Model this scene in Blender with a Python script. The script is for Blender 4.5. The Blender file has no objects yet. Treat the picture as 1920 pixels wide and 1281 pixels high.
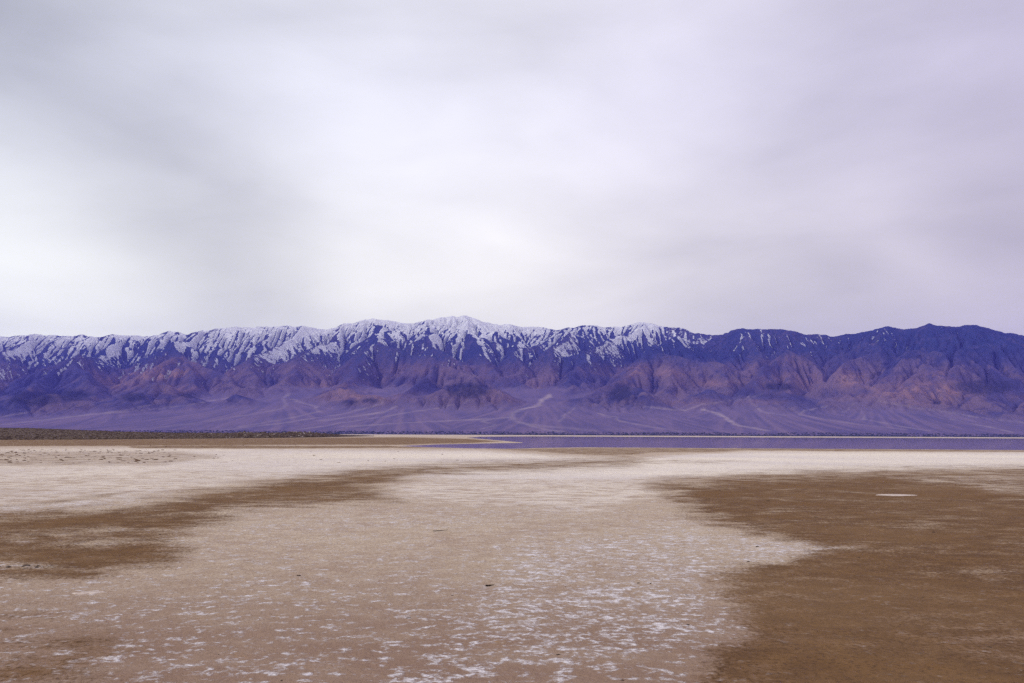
import bpy, bmesh, math, random
import numpy as np
from mathutils import Matrix, Vector

random.seed(7)
SC = bpy.context.scene
COL = SC.collection

# ------------------------------------------------------------------ camera
CAM_H = 4.0
FPX = 1548.0                      # focal length in photo pixels (1920 wide)
PITCH = math.atan((815.0 - 640.5) / FPX)
ROLL = math.radians(0.26)
cam_d = bpy.data.cameras.new("camera")
cam_d.sensor_width = 36.0
cam_d.lens = FPX / 1920.0 * 36.0
cam_d.clip_start = 0.1
cam_d.clip_end = 200000.0
cam = bpy.data.objects.new("camera", cam_d)
COL.objects.link(cam)
CAM_R = Matrix.Rotation(math.pi / 2 + PITCH, 4, 'X') @ Matrix.Rotation(ROLL, 4, 'Z')
cam.matrix_world = Matrix.Translation((0, 0, CAM_H)) @ CAM_R
SC.camera = cam
SC.cycles.use_denoising = False          # keep the fine grain of the ground
SC.cycles.sample_clamp_indirect = 2.0

# ------------------------------------------------------------------ light
SUN_EL = math.radians(35.0)
SUN_AZ = math.radians(-114.0)     # clockwise from +Y (the view direction); behind and to the left
world = bpy.data.worlds.new("World")
SC.world = world
world.use_nodes = True
wn, wl = world.node_tree.nodes, world.node_tree.links
wn.clear()


def N(nodes, t, **kw):
    n = nodes.new(t)
    for k, v in kw.items():
        setattr(n, k, v)
    return n


def build_world():
    out = N(wn, 'ShaderNodeOutputWorld')
    bg = N(wn, 'ShaderNodeBackground')
    bg.inputs['Strength'].default_value = 0.1
    wl.new(bg.outputs[0], out.inputs[0])
    sky = N(wn, 'ShaderNodeTexSky', sky_type='NISHITA', sun_disc=False)
    sky.sun_elevation = SUN_EL
    sky.sun_rotation = SUN_AZ
    tc = N(wn, 'ShaderNodeTexCoord')

    def math_(op, a, b=None, c=None):
        m = N(wn, 'ShaderNodeMath', operation=op)
        for i, v in enumerate((a, b, c)):
            if v is None:
                continue
            if isinstance(v, (int, float)):
                m.inputs[i].default_value = v
            else:
                wl.new(v, m.inputs[i])
        return m.outputs[0]

    def noise(scale_xyz, rot, loc, scale, detail, rough, dist=0.0):
        mp = N(wn, 'ShaderNodeMapping')
        mp.inputs['Location'].default_value = loc
        mp.inputs['Rotation'].default_value = rot
        mp.inputs['Scale'].default_value = scale_xyz
        wl.new(tc.outputs['Generated'], mp.inputs[0])
        n = N(wn, 'ShaderNodeTexNoise')
        n.inputs['Scale'].default_value = scale
        n.inputs['Detail'].default_value = detail
        n.inputs['Roughness'].default_value = rough
        n.inputs['Distortion'].default_value = dist
        wl.new(mp.outputs[0], n.inputs['Vector'])
        return n.outputs['Fac']

    def lobe(px, py, width):                       # broad soft cloud mass round a sky direction
        d = ray(px, py).normalized()
        v = N(wn, 'ShaderNodeVectorMath', operation='DOT_PRODUCT')
        wl.new(tc.outputs['Generated'], v.inputs[0])
        v.inputs[1].default_value = d
        k = 1.0 / (math.radians(width) ** 2)
        return math_('EXPONENT', math_('MULTIPLY', math_('SUBTRACT', v.outputs['Value'], 1.0), k))

    broad = noise((1.0, 1.0, 1.6), (0, 0.5, 0), (3.1, 0.4, 1.7), 2.3, 3.0, 0.45, 0.5)
    streak = noise((1.2, 1.0, 3.4), (0, 0.42, 0), (0.3, 2.4, 0.9), 2.4, 4.0, 0.45, 0.5)
    fine = noise((1.3, 1.3, 3.6), (0, 0.5, 0), (5.3, 1.1, 0.2), 5.0, 6.0, 0.6, 0.4)
    val = math_('ADD', 0.74, math_('MULTIPLY', math_('SUBTRACT', broad, 0.5), 0.42))
    val = math_('ADD', val, math_('MULTIPLY', math_('SUBTRACT', streak, 0.5), 0.34))
    val = math_('ADD', val, math_('MULTIPLY', math_('SUBTRACT', fine, 0.5), 0.12))
    for (px, py, wdt, amt) in SKY_LOBES:
        val = math_('ADD', val, math_('MULTIPLY', lobe(px, py, wdt), amt))
    # tint: cool left, lavender right, a little warmer low down
    sep = N(wn, 'ShaderNodeSeparateXYZ')
    wl.new(tc.outputs['Generated'], sep.inputs[0])
    fx = math_('MULTIPLY_ADD', sep.outputs['X'], 0.9, 0.5)
    ramp = N(wn, 'ShaderNodeValToRGB')
    e = ramp.color_ramp.elements
    e[0].position, e[0].color = 0.0, (0.97, 1.00, 1.06, 1)
    e[1].position, e[1].color = 1.0, (0.98, 0.91, 1.09, 1)
    m = e.new(0.5); m.color = (1.0, 0.99, 1.05, 1)
    wl.new(fx, ramp.inputs[0])
    low = N(wn, 'ShaderNodeMapRange', interpolation_type='SMOOTHSTEP')
    low.inputs['From Min'].default_value = 0.0
    low.inputs['From Max'].default_value = 0.42
    low.inputs['To Min'].default_value = 1.0
    low.inputs['To Max'].default_value = 0.0
    wl.new(sep.outputs['Z'], low.inputs['Value'])
    warm = N(wn, 'ShaderNodeMix', data_type='RGBA', blend_type='MULTIPLY')
    wl.new(low.outputs[0], warm.inputs['Factor'])
    wl.new(ramp.outputs[0], warm.inputs['A'])
    warm.inputs['B'].default_value = LOW_SKY
    sc = N(wn, 'ShaderNodeVectorMath', operation='SCALE')
    wl.new(warm.outputs['Result'], sc.inputs[0])
    wl.new(math_('MULTIPLY', val, 10.0), sc.inputs['Scale'])
    mx = N(wn, 'ShaderNodeMix', data_type='RGBA')
    mx.inputs['Factor'].default_value = 0.96
    wl.new(sky.outputs[0], mx.inputs['A'])
    wl.new(sc.outputs[0], mx.inputs['B'])
    wl.new(mx.outputs['Result'], bg.inputs['Color'])


def ray(px, py):
    v = Vector(((px - 960.0) / FPX, -(py - 640.5) / FPX, -1.0))
    return CAM_R.to_3x3() @ v


SKY_LOBES = [(780, 280, 12, 0.17), (30, 440, 6, 0.21), (150, 180, 5, 0.03), (250, 300, 4.5, -0.10), (380, 420, 4.5, -0.13), (540, 510, 4, -0.06),
             (1900, 380, 11, -0.23), (-20, -20, 6, -0.34), (600, -80, 9, -0.10), (1280, 560, 4, -0.05), (1000, 560, 5, 0.05), (150, 570, 6, 0.10), (1700, 570, 6, 0.05)]
LOW_SKY = (1.40, 1.37, 1.04, 1)
build_world()

sun_d = bpy.data.lights.new("sun", 'SUN')
sun_d.energy = 1.5
sun_d.angle = math.radians(10)
sun_d.color = (1.0, 0.95, 0.88)
sun = bpy.data.objects.new("sun", sun_d)
COL.objects.link(sun)
to_sun = Vector((math.sin(SUN_AZ) * math.cos(SUN_EL), math.cos(SUN_AZ) * math.cos(SUN_EL), math.sin(SUN_EL)))
sun.rotation_euler = to_sun.to_track_quat('Z', 'Y').to_euler()
sun.location = (-50, -50, 80)

SC.view_settings.view_transform = 'Standard'
SC.view_settings.look = 'None'
SC.view_settings.exposure = 0.22
SC.view_settings.gamma = 1.0
SC.view_settings.use_curve_mapping = False

# ------------------------------------------------------------------ helpers
R3 = np.array(CAM_R.to_3x3())


def ground_at(px, py, z=0.0):
    d = ray(px, py)
    t = (z - CAM_H) / d.z
    return Vector((d.x * t, d.y * t, z))


def at_dist(px, py, Y):
    Y = float(np.interp(Y, [0, 8000, 13500, 23200, 30000], [0, 8000, 11600, 17500, 21500]))
    d = ray(px, py)
    t = Y / d.y
    return (d.x * t, Y, CAM_H + d.z * t)


def project(x, y, z):
    p = np.stack([x, y, z - CAM_H], -1) @ R3           # world -> camera (R^T p)
    w = np.maximum(-p[..., 2], 1e-3)
    return 960 + FPX * p[..., 0] / w, 640.5 - FPX * p[..., 1] / w


def hash2(ix, iy, seed):
    h = (ix.astype(np.int64) * 374761393 + iy.astype(np.int64) * 668265263 + seed * 974711) & 0xffffffff
    h = ((h ^ (h >> 13)) * 1274126177) & 0xffffffff
    return ((h ^ (h >> 16)) & 0xffffff) / float(0xffffff)


def vnoise(x, y, seed=0):
    """gradient noise, about -1..1"""
    ix, iy = np.floor(x), np.floor(y)
    fx, fy = x - ix, y - iy
    ix, iy = ix.astype(np.int64), iy.astype(np.int64)
    u = fx * fx * fx * (fx * (fx * 6 - 15) + 10)
    v = fy * fy * fy * (fy * (fy * 6 - 15) + 10)

    def g(a, b):
        an = hash2(ix + a, iy + b, seed) * 2 * np.pi
        return np.cos(an) * (fx - a) + np.sin(an) * (fy - b)
    n0 = g(0, 0) * (1 - u) + g(1, 0) * u
    n1 = g(0, 1) * (1 - u) + g(1, 1) * u
    return (n0 * (1 - v) + n1 * v) * 1.5


def fbm(x, y, octaves=4, seed=0, gain=0.5, ridged=False):
    s, a, tot = 0.0, 1.0, 0.0
    for o in range(octaves):
        n = vnoise(x, y, seed + o * 17)
        if ridged:
            n = 1 - 2 * np.abs(n)
        s = s + a * n
        tot += a
        a *= gain
        x, y = x * 2.03 + 11.3, y * 2.03 - 7.1
    return s / tot


def smooth(a, b, x):
    t = np.clip((x - a) / (b - a), 0, 1)
    return t * t * (3 - 2 * t)


def grid_mesh(name, X, Y, Z, keep=None):
    """X, Y, Z 2-D arrays -> quad mesh, fast; returns mesh and vertex index map"""
    n, m = X.shape
    idx = np.arange(n * m).reshape(n, m)
    q = np.stack([idx[:-1, :-1], idx[:-1, 1:], idx[1:, 1:], idx[1:, :-1]], -1).reshape(-1, 4)
    if keep is not None:
        k = keep[:-1, :-1] & keep[:-1, 1:] & keep[1:, 1:] & keep[1:, :-1]
        q = q[k.reshape(-1)]
    used = np.zeros(n * m, bool)
    used[q.reshape(-1)] = True
    remap = np.cumsum(used) - 1
    q = remap[q]
    co = np.stack([X, Y, Z], -1).reshape(-1, 3)[used]
    me = bpy.data.meshes.new(name)
    me.vertices.add(len(co))
    me.vertices.foreach_set("co", co.astype(np.float32).reshape(-1))
    me.loops.add(q.size)
    me.loops.foreach_set("vertex_index", q.astype(np.int32).reshape(-1))
    me.polygons.add(len(q))
    me.polygons.foreach_set("loop_start", np.arange(0, q.size, 4, dtype=np.int32))
    me.update(calc_edges=True)
    me.validate()
    me.polygons.foreach_set("use_smooth", np.ones(len(me.polygons), bool))
    return me, used


def add_attr(me, name, vals):
    a = me.attributes.new(name, 'FLOAT', 'POINT')
    a.data.foreach_set("value", np.asarray(vals, np.float32).reshape(-1))


def link(name, me, mat=None, parent=None):
    o = bpy.data.objects.new(name, me)
    COL.objects.link(o)
    if mat:
        me.materials.append(mat)
    if parent:
        o.parent = parent
    return o


def tag(o, label=None, cat=None, group=None, kind=None):
    for k, v in (("label", label), ("category", cat), ("group", group), ("kind", kind)):
        if v:
            o[k] = v
    return o


class Mat:
    """small node-building helper"""
    def __init__(self, name, rough=0.9, spec=0.2):
        self.m = bpy.data.materials.new(name)
        self.m.use_nodes = True
        self.n = self.m.node_tree.nodes
        self.l = self.m.node_tree.links
        self.b = self.n['Principled BSDF']
        self.b.inputs['Roughness'].default_value = rough
        self.b.inputs['Specular IOR Level'].default_value = spec
        self.co = self.n.new('ShaderNodeTexCoord').outputs['Object']

    def put(self, sock, v):
        if isinstance(v, (int, float)):
            sock.default_value = v
        elif isinstance(v, tuple):
            sock.default_value = (*v, 1.0)[:len(sock.default_value)] if len(v) == 3 and len(sock.default_value) == 4 else v
        else:
            self.l.new(v, sock)

    def attr(self, name):
        a = self.n.new('ShaderNodeAttribute')
        a.attribute_name = name
        return a.outputs['Fac']

    def noise(self, scale, detail=4, rough=0.55, dist=0.0, stretch=(1, 1, 1), loc=(0, 0, 0), rotz=0.0):
        mp = self.n.new('ShaderNodeMapping')
        mp.inputs['Scale'].default_value = stretch
        mp.inputs['Location'].default_value = loc
        mp.inputs['Rotation'].default_value = (0, 0, rotz)
        self.l.new(self.co, mp.inputs[0])
        t = self.n.new('ShaderNodeTexNoise')
        t.inputs['Scale'].default_value = scale
        t.inputs['Detail'].default_value = detail
        t.inputs['Roughness'].default_value = rough
        t.inputs['Distortion'].default_value = dist
        self.l.new(mp.outputs[0], t.inputs['Vector'])
        return t.outputs['Fac']

    def math(self, op, a, b=None, c=None, clamp=False):
        m = self.n.new('ShaderNodeMath')
        m.operation = op
        m.use_clamp = clamp
        for i, v in enumerate((a, b, c)):
            if v is not None:
                self.put(m.inputs[i], v)
        return m.outputs[0]

    def ramp(self, v, lo, hi, a=0.0, b=1.0):
        r = self.n.new('ShaderNodeMapRange')
        r.interpolation_type = 'SMOOTHSTEP'
        self.put(r.inputs['Value'], v)
        for k, x in (('From Min', lo), ('From Max', hi), ('To Min', a), ('To Max', b)):
            self.put(r.inputs[k], x)
        return r.outputs[0]

    def mix(self, f, a, b, mode='MIX'):
        m = self.n.new('ShaderNodeMix')
        m.data_type = 'RGBA'
        m.blend_type = mode
        self.put(m.inputs['Factor'], f)
        self.put(m.inputs['A'], a)
        self.put(m.inputs['B'], b)
        return m.outputs['Result']

    def bump(self, h, strength, dist):
        b = self.n.new('ShaderNodeBump')
        b.inputs['Strength'].default_value = strength
        b.inputs['Distance'].default_value = dist
        self.l.new(h, b.inputs['Height'])
        self.l.new(b.outputs[0], self.b.inputs['Normal'])

    def color(self, c):
        self.put(self.b.inputs['Base Color'], c)
        return self.m


def seg_dist(px, py, pts):
    """distance to a polyline and arc parameter (index + fraction); plain 2-D numpy"""
    best = np.full(px.shape, 1e18)
    par = np.zeros(px.shape)
    for i in range(len(pts) - 1):
        ax, ay = pts[i][:2]
        bx, by = pts[i + 1][:2]
        dx, dy = bx - ax, by - ay
        t = np.clip(((px - ax) * dx + (py - ay) * dy) / (dx * dx + dy * dy + 1e-9), 0, 1)
        d = (px - ax - t * dx) ** 2 + (py - ay - t * dy) ** 2
        m = d < best
        best = np.where(m, d, best)
        par = np.where(m, i + t, par)
    return np.sqrt(best), par


def poly_sd(px, py, pts, ysc=1.0):
    """signed distance to a polygon, positive inside; y scaled"""
    P = [(a, b * ysc) for a, b in pts]
    y = py * ysc
    d, _ = seg_dist(px, y, P + [P[0]])
    ins = np.zeros(px.shape, bool)
    j = len(P) - 1
    for i in range(len(P)):
        xi, yi = P[i]
        xj, yj = P[j]
        c = ((yi > y) != (yj > y)) & (px < (xj - xi) * (y - yi) / (yj - yi + 1e-12) + xi)
        ins ^= c
        j = i
    return np.where(ins, d, -d)


# ------------------------------------------------------------------ mountains and alluvial fans
SKYLINE = [(-400, 640), (-150, 632), (0, 630), (60, 627), (130, 630), (200, 629), (270, 630), (300, 624), (320, 620), (345, 623), (362, 627),
           (390, 618), (440, 614), (500, 612), (560, 612), (610, 616), (650, 606), (705, 598), (760, 605), (800, 600),
           (835, 595), (855, 592), (880, 594), (905, 602), (950, 609), (1000, 613), (1040, 617), (1075, 613), (1110, 611), (1140, 611),
           (1165, 613), (1185, 608), (1205, 604), (1235, 611), (1270, 613), (1300, 621), (1330, 629), (1352, 628), (1375, 619),
           (1400, 614), (1440, 618), (1490, 620), (1530, 627), (1555, 631), (1600, 626), (1655, 613), (1705, 617), (1745, 609),
           (1790, 611), (1845, 611), (1880, 621), (1920, 629), (2000, 640), (2200, 652), (2500, 660)]


def crest_y(px):
    return float(np.interp(px, [-400, 0, 500, 860, 1200, 1330, 1400, 1560, 1660, 1745, 1920, 2500],
                           [21800, 22200, 22600, 23200, 22300, 21200, 19600, 18200, 17400, 16600, 16000, 15500]))


RIDGES = [[(x, y, crest_y(x)) for x, y in SKYLINE]]
RIDGES += [
    [(60, 627, 22200), (20, 660, 19800), (-20, 700, 16500), (-70, 745, 13800)],
    [(-60, 660, 18000), (-130, 720, 14500)],
    [(200, 629, 22300), (190, 655, 20000), (130, 668, 18000), (60, 705, 15300), (20, 745, 13300)],
    [(130, 668, 18000), (170, 715, 15000), (140, 748, 13200)],
    [(390, 618, 22400), (335, 648, 20200), (340, 667, 17600), (260, 698, 15700), (190, 740, 13700)],
    [(340, 667, 17600), (400, 690, 16200), (440, 728, 14500)],
    [(340, 667, 17600), (330, 715, 14800), (300, 748, 13500)],
    [(560, 613, 22600), (500, 650, 19800), (480, 685, 16800), (450, 725, 14500)],
    [(650, 606, 22800), (620, 640, 20400), (570, 660, 18400), (530, 700, 15700)],
    [(705, 599, 23000), (715, 643, 19200), (650, 690, 16200), (600, 738, 13900)],
    [(715, 643, 19200), (790, 667, 17300), (815, 673, 16400), (880, 705, 14900), (940, 738, 13600)],
    [(815, 673, 16400), (770, 715, 14500), (740, 745, 13400)],
    [(880, 705, 14900), (850, 742, 13400)],
    [(790, 605, 23000), (800, 645, 20300), (850, 665, 18600)],
    [(870, 593, 23200), (880, 645, 20600), (905, 680, 18200), (965, 715, 15600)],
    [(950, 609, 23100), (960, 650, 20300), (990, 690, 17800)],
    [(1075, 614, 22700), (1050, 650, 20300), (1030, 690, 17500)],
    [(1205, 604, 22300), (1160, 627, 21000), (1110, 655, 18800), (1070, 698, 16200), (1050, 728, 14600)],
    [(1330, 629, 21200), (1262, 640, 18300), (1235, 646, 17500), (1165, 688, 15400), (1100, 735, 13700)],
    [(1235, 646, 17500), (1330, 688, 15700), (1385, 733, 14000)],
    [(1235, 646, 17500), (1250, 700, 15000), (1215, 748, 13500)],
    [(1250, 700, 15000), (1310, 745, 13500)],
    [(1400, 614, 19600), (1420, 650, 17600), (1400, 690, 15800)],
    [(1530, 627, 18300), (1480, 660, 16300), (1440, 690, 15000), (1410, 735, 13600)],
    [(1480, 660, 16300), (1560, 695, 14900), (1600, 735, 13600)],
    [(1480, 660, 16300), (1490, 710, 14400), (1500, 750, 13100)],
    [(1655, 613, 17400), (1640, 655, 16000), (1590, 690, 14800)],
    [(1745, 609, 16600), (1710, 650, 15500), (1640, 700, 14300)],
    [(1845, 611, 16200), (1810, 655, 15100), (1765, 698, 13800), (1690, 736, 12700)],
    [(1765, 698, 13800), (1840, 742, 12500)],
    [(1765, 698, 13800), (1750, 758, 12100)],
    [(1920, 629, 16000), (1905, 675, 14700), (1930, 740, 12800)],
    [(2000, 640, 15900), (2030, 700, 14000), (2060, 755, 12500)],
    [(2200, 652, 15700), (2230, 720, 13500)],
]
# low separate foothills standing out of the fans
for (hx, hy, hY) in [(140, 735, 13000), (60, 738, 12700), (-40, 745, 12600), (250, 738, 13100), (345, 738, 13300), (300, 715, 14000), (470, 732, 13600),
                     (660, 742, 13000), (705, 738, 13100), (640, 722, 14000), (880, 720, 13600), (930, 728, 13500), (800, 728, 13700), (1165, 715, 13700), (1120, 738, 13000),
                     (1300, 732, 13300), (1340, 716, 14000), (1460, 718, 13500), (1530, 735, 13000), (1590, 706, 14000), (1755, 752, 12000), (1440, 742, 12800),
                     (1820, 738, 12500), (1690, 738, 12600), (1210, 742, 12900), (1950, 745, 12400)]:
    RIDGES.append([(hx, hy + 4, hY - 450), (hx + 14, hy + 10, hY - 650)])
N_HILL = 26
APEX = [(-150, 772, 12200), (60, 775, 12200), (235, 762, 13000), (530, 748, 13700), (760, 752, 13200), (1015, 743, 14200), (1180, 761, 13000),
        (1390, 750, 13500), (1635, 744, 13600), (1890, 778, 12000), (2150, 770, 12200)]
FAN_TOE = 8000.0
GD = 27.0
gx = np.arange(-13900, 13901, GD)
gy = np.arange(7500, 19801, GD)
GX, GY = np.meshgrid(gx, gy)


def build_heights():
    wx = GX + 480 * fbm(GX / 2300, GY / 2300, 4, 3) + 170 * fbm(GX / 800, GY / 800, 3, 33)
    wy = GY + 480 * fbm(GX / 2300, GY / 2300, 4, 41) + 170 * fbm(GX / 800, GY / 800, 3, 43)
    tent = np.full(GX.shape, -1e4)
    tone = np.zeros(GX.shape)
    trng = np.random.default_rng(12)
    for k, rd in enumerate(RIDGES):
        P = [at_dist(*p) for p in rd]
        d, par = seg_dist(wx, wy, P)
        zs = np.interp(par, np.arange(len(P)), [p[2] for p in P])
        sl = 0.50 if k == 0 else (0.44 if k >= len(RIDGES) - N_HILL else 0.68 - 0.10 * smooth(1, 3, par))
        t = zs - sl * d - 0.00002 * d * d * 0
        a = tent
        tone = np.where(t > a, trng.uniform(-1, 1), tone)
        kk = 60.0                                           # smooth maximum
        mxx = np.maximum(a, t)
        tent = mxx + kk * np.log1p(np.exp(-np.abs(a - t) / kk)) * 0.6
    ap = [at_dist(*p) for p in APEX]
    pxg = GX / GY * FPX + 960
    apx = [p[0] for p in APEX]
    za = np.interp(pxg, apx, [p[2] for p in ap])
    ya = np.interp(pxg, apx, [p[1] for p in ap])
    q = (GY - FAN_TOE) / (ya - FAN_TOE)
    fan = np.where(q > 0, za * np.abs(q) ** 1.25, 300 * q)
    cone = np.full(GX.shape, 0.0)
    for (ax, ay, az) in ap:
        cone = np.maximum(cone, np.exp(-((GX - ax) / (300 + 0.35 * np.abs(ay - GY))) ** 2))
    fan = fan * (0.93 + 0.09 * cone) + 3.0 * fbm(GX / 240, GY / 500, 3, 55) * smooth(0.02, 0.2, q)
    fan = np.minimum(fan, 700)
    rough = fbm(GX / 1500, GY / 1500, 6, 9)
    tent = tent + 200 * rough * smooth(200, 900, tent) + 40 * rough + 26 * fbm(GX / 620, GY / 620, 4, 77, ridged=True)
    h = np.maximum(tent, fan)
    mtn = smooth(-20, 160, tent - fan)
    # stream-power erosion: water carves branching ravines
    n, m = h.shape
    ids = np.arange(n * m).reshape(n, m)
    pad_off = [(-1, -1), (-1, 0), (-1, 1), (0, -1), (0, 1), (1, -1), (1, 0), (1, 1)]
    for it in range(56):
        hp = np.pad(h, 1, constant_values=1e6)
        best = np.zeros((n, m))
        rec = ids.copy()
        lo = np.full((n, m), 1e6)
        for dy, dx in pad_off:
            nb = hp[1 + dy:n + 1 + dy, 1 + dx:m + 1 + dx]
            s = (h - nb) / (GD * math.hypot(dx, dy))
            k = s > best
            best = np.where(k, s, best)
            rec = np.where(k, ids + dy * m + dx, rec)
            lo = np.minimum(lo, nb)
        r = rec.reshape(-1)
        acc = np.ones(n * m)
        rr = r.copy()
        me_ = np.arange(n * m)
        for _ in range(10):
            live = rr != me_
            root = r[rr] == rr
            add = np.bincount(rr[live], weights=acc[live], minlength=n * m)
            # roots keep themselves out of further doubling
            acc2 = acc + add
            nr = rr[rr]
            stuck = (nr == rr)
            acc = acc2
            rr = np.where(stuck, me_, nr)
        A = np.minimum(acc.reshape(n, m), 6000)
        dh = 1.05 * np.sqrt(A) * np.minimum(best, 0.9) * mtn
        hr = h.reshape(-1)[r].reshape(n, m)
        h = np.where(rec == ids, np.where(mtn > 0.05, lo + 0.5, h), np.maximum(h - dh, hr + 0.25 * (h - hr)))
        if it % 8 == 7:                                     # hillslope creep
            q = np.pad(h, 1, mode='edge')
            h = h + 0.07 * mtn * (q[:-2, 1:-1] + q[2:, 1:-1] + q[1:-1, :-2] + q[1:-1, 2:] - 4 * h)
    h = np.maximum(h, fan - 25 * (1 - mtn))
    h = h + mtn * (13 * fbm(GX / 300, GY / 300, 4, 5, ridged=True) + 5 * fbm(GX / 90, GY / 90, 2, 15))
    # bring the crest line to its surveyed height, keeping the small relief
    px, py = project(GX, GY, h)
    hor = 815 + (px - 960) * math.tan(ROLL)
    bins = np.arange(-600, 2700, 6)
    up = np.full(len(bins), 1.0)
    b = np.clip(((px + 600) / 6).astype(int), 0, len(bins) - 1)
    np.maximum.at(up, b.reshape(-1), (hor - py).reshape(-1))
    sx, sy = np.array(SKYLINE).T
    want = np.interp(bins + 3, sx, (815 + (sx - 960) * math.tan(ROLL)) - sy)
    f = want / np.maximum(up, 20)
    ker = np.exp(-0.5 * (np.arange(-9, 10) / 3.0) ** 2)
    f = np.convolve(np.pad(f, 9, mode='edge'), ker / ker.sum(), 'valid')
    fac = np.interp(px, bins + 3, f)
    wgt = smooth(450, 1300, h)
    h = h * (1 + (fac - 1) * wgt)
    for _ in range(3):
        q = np.pad(tone, 1, mode='edge')
        tone = (q[:-2, 1:-1] + q[2:, 1:-1] + q[1:-1, :-2] + q[1:-1, 2:] + tone) / 5
    return h, fan, mtn, tone


MH, FANH, MTN, TONE = build_heights()


def terrain_z(x, y):
    fx = np.clip((np.asarray(x) - gx[0]) / GD, 0, len(gx) - 1.001)
    fy = np.clip((np.asarray(y) - gy[0]) / GD, 0, len(gy) - 1.001)
    i, j = fx.astype(int), fy.astype(int)
    u, v = fx - i, fy - j
    return (MH[j, i] * (1 - u) + MH[j, i + 1] * u) * (1 - v) + (MH[j + 1, i] * (1 - u) + MH[j + 1, i + 1] * u) * v


WASHES = [  # pale gravel washes running down the fans (photo pixel of the ground they cross, half-width px)
    ([(545, 738), (530, 746), (537, 756), (530, 765), (500, 772), (440, 782), (340, 797), (250, 806)], 2.2),
    ([(545, 748), (590, 762), (598, 772), (540, 785), (450, 800)], 2.0),
    ([(718, 748), (716, 757), (690, 765), (640, 776), (520, 795), (400, 808)], 1.8),
    ([(745, 762), (720, 773), (680, 779), (600, 790)], 2.2),
    ([(1035, 741), (1015, 750), (1010, 760), (985, 767), (960, 775), (958, 783), (975, 793), (1030, 800), (1120, 808)], 3.6),
    ([(958, 783), (890, 787), (800, 791), (640, 800)], 2.0),
    ([(970, 790), (1020, 805), (1060, 811)], 3.0),
    ([(940, 783), (900, 790), (930, 797), (900, 805)], 1.6),
    ([(1080, 765), (1065, 775), (1050, 790)], 1.6),
    ([(1120, 775), (1140, 782), (1155, 781), (1160, 790), (1230, 802), (1290, 811)], 1.7),
    ([(1200, 762), (1280, 770), (1320, 758), (1345, 755), (1400, 748), (1430, 738)], 2.4),
    ([(1320, 768), (1350, 778), (1368, 790), (1385, 798), (1440, 808)], 2.8),
    ([(1400, 742), (1408, 755), (1430, 772), (1475, 780)], 1.7),
    ([(1550, 762), (1510, 770), (1500, 778), (1550, 787), (1620, 797), (1700, 806)], 2.0),
    ([(1600, 758), (1578, 773)], 1.6),
    ([(1637, 749), (1680, 758), (1740, 768), (1830, 782), (1930, 794)], 2.2),
    ([(1620, 778), (1615, 786), (1680, 798), (1740, 808)], 1.6),
    ([(1780, 786), (1850, 800), (1900, 811)], 1.5),
    ([(290, 758), (230, 770), (120, 783), (0, 797)], 2.0),
    ([(430, 745), (350, 760), (240, 772), (150, 780)], 1.5),
    ([(880, 752), (820, 765), (740, 778), (560, 806)], 1.4),
    ([(60, 772), (0, 782), (-80, 792)], 1.6),
]
PALE = [(345, 672, 55, 14, .8), (300, 700, 60, 16, .8), (330, 728, 60, 12, .5), (235, 720, 50, 14, .5), (690, 745, 90, 14, .6), (640, 730, 60, 16, .5),
        (800, 690, 70, 22, .35), (720, 660, 60, 14, .3), (1190, 690, 70, 14, .55), (1170, 665, 22, 6, .9), (1250, 700, 50, 10, .5), (1340, 718, 60, 8, .6),
        (1300, 755, 80, 10, .4), (1480, 672, 40, 16, .6), (1470, 715, 60, 22, .5), (1590, 715, 25, 10, .8), (1750, 735, 90, 24, .75), (1760, 705, 40, 14, .5),
        (1390, 685, 25, 10, .5), (1420, 755, 60, 8, .4)]
DARK = [(140, 742, 34, 10), (60, 748, 50, 14), (250, 745, 22, 8), (655, 755, 20, 6), (700, 752, 18, 5), (880, 732, 40, 14), (1755, 755, 9, 4), (1165, 735, 22, 16),
        (360, 742, 25, 5), (1850, 725, 60, 14), (590, 690, 22, 16), (1460, 725, 25, 8)]


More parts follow.
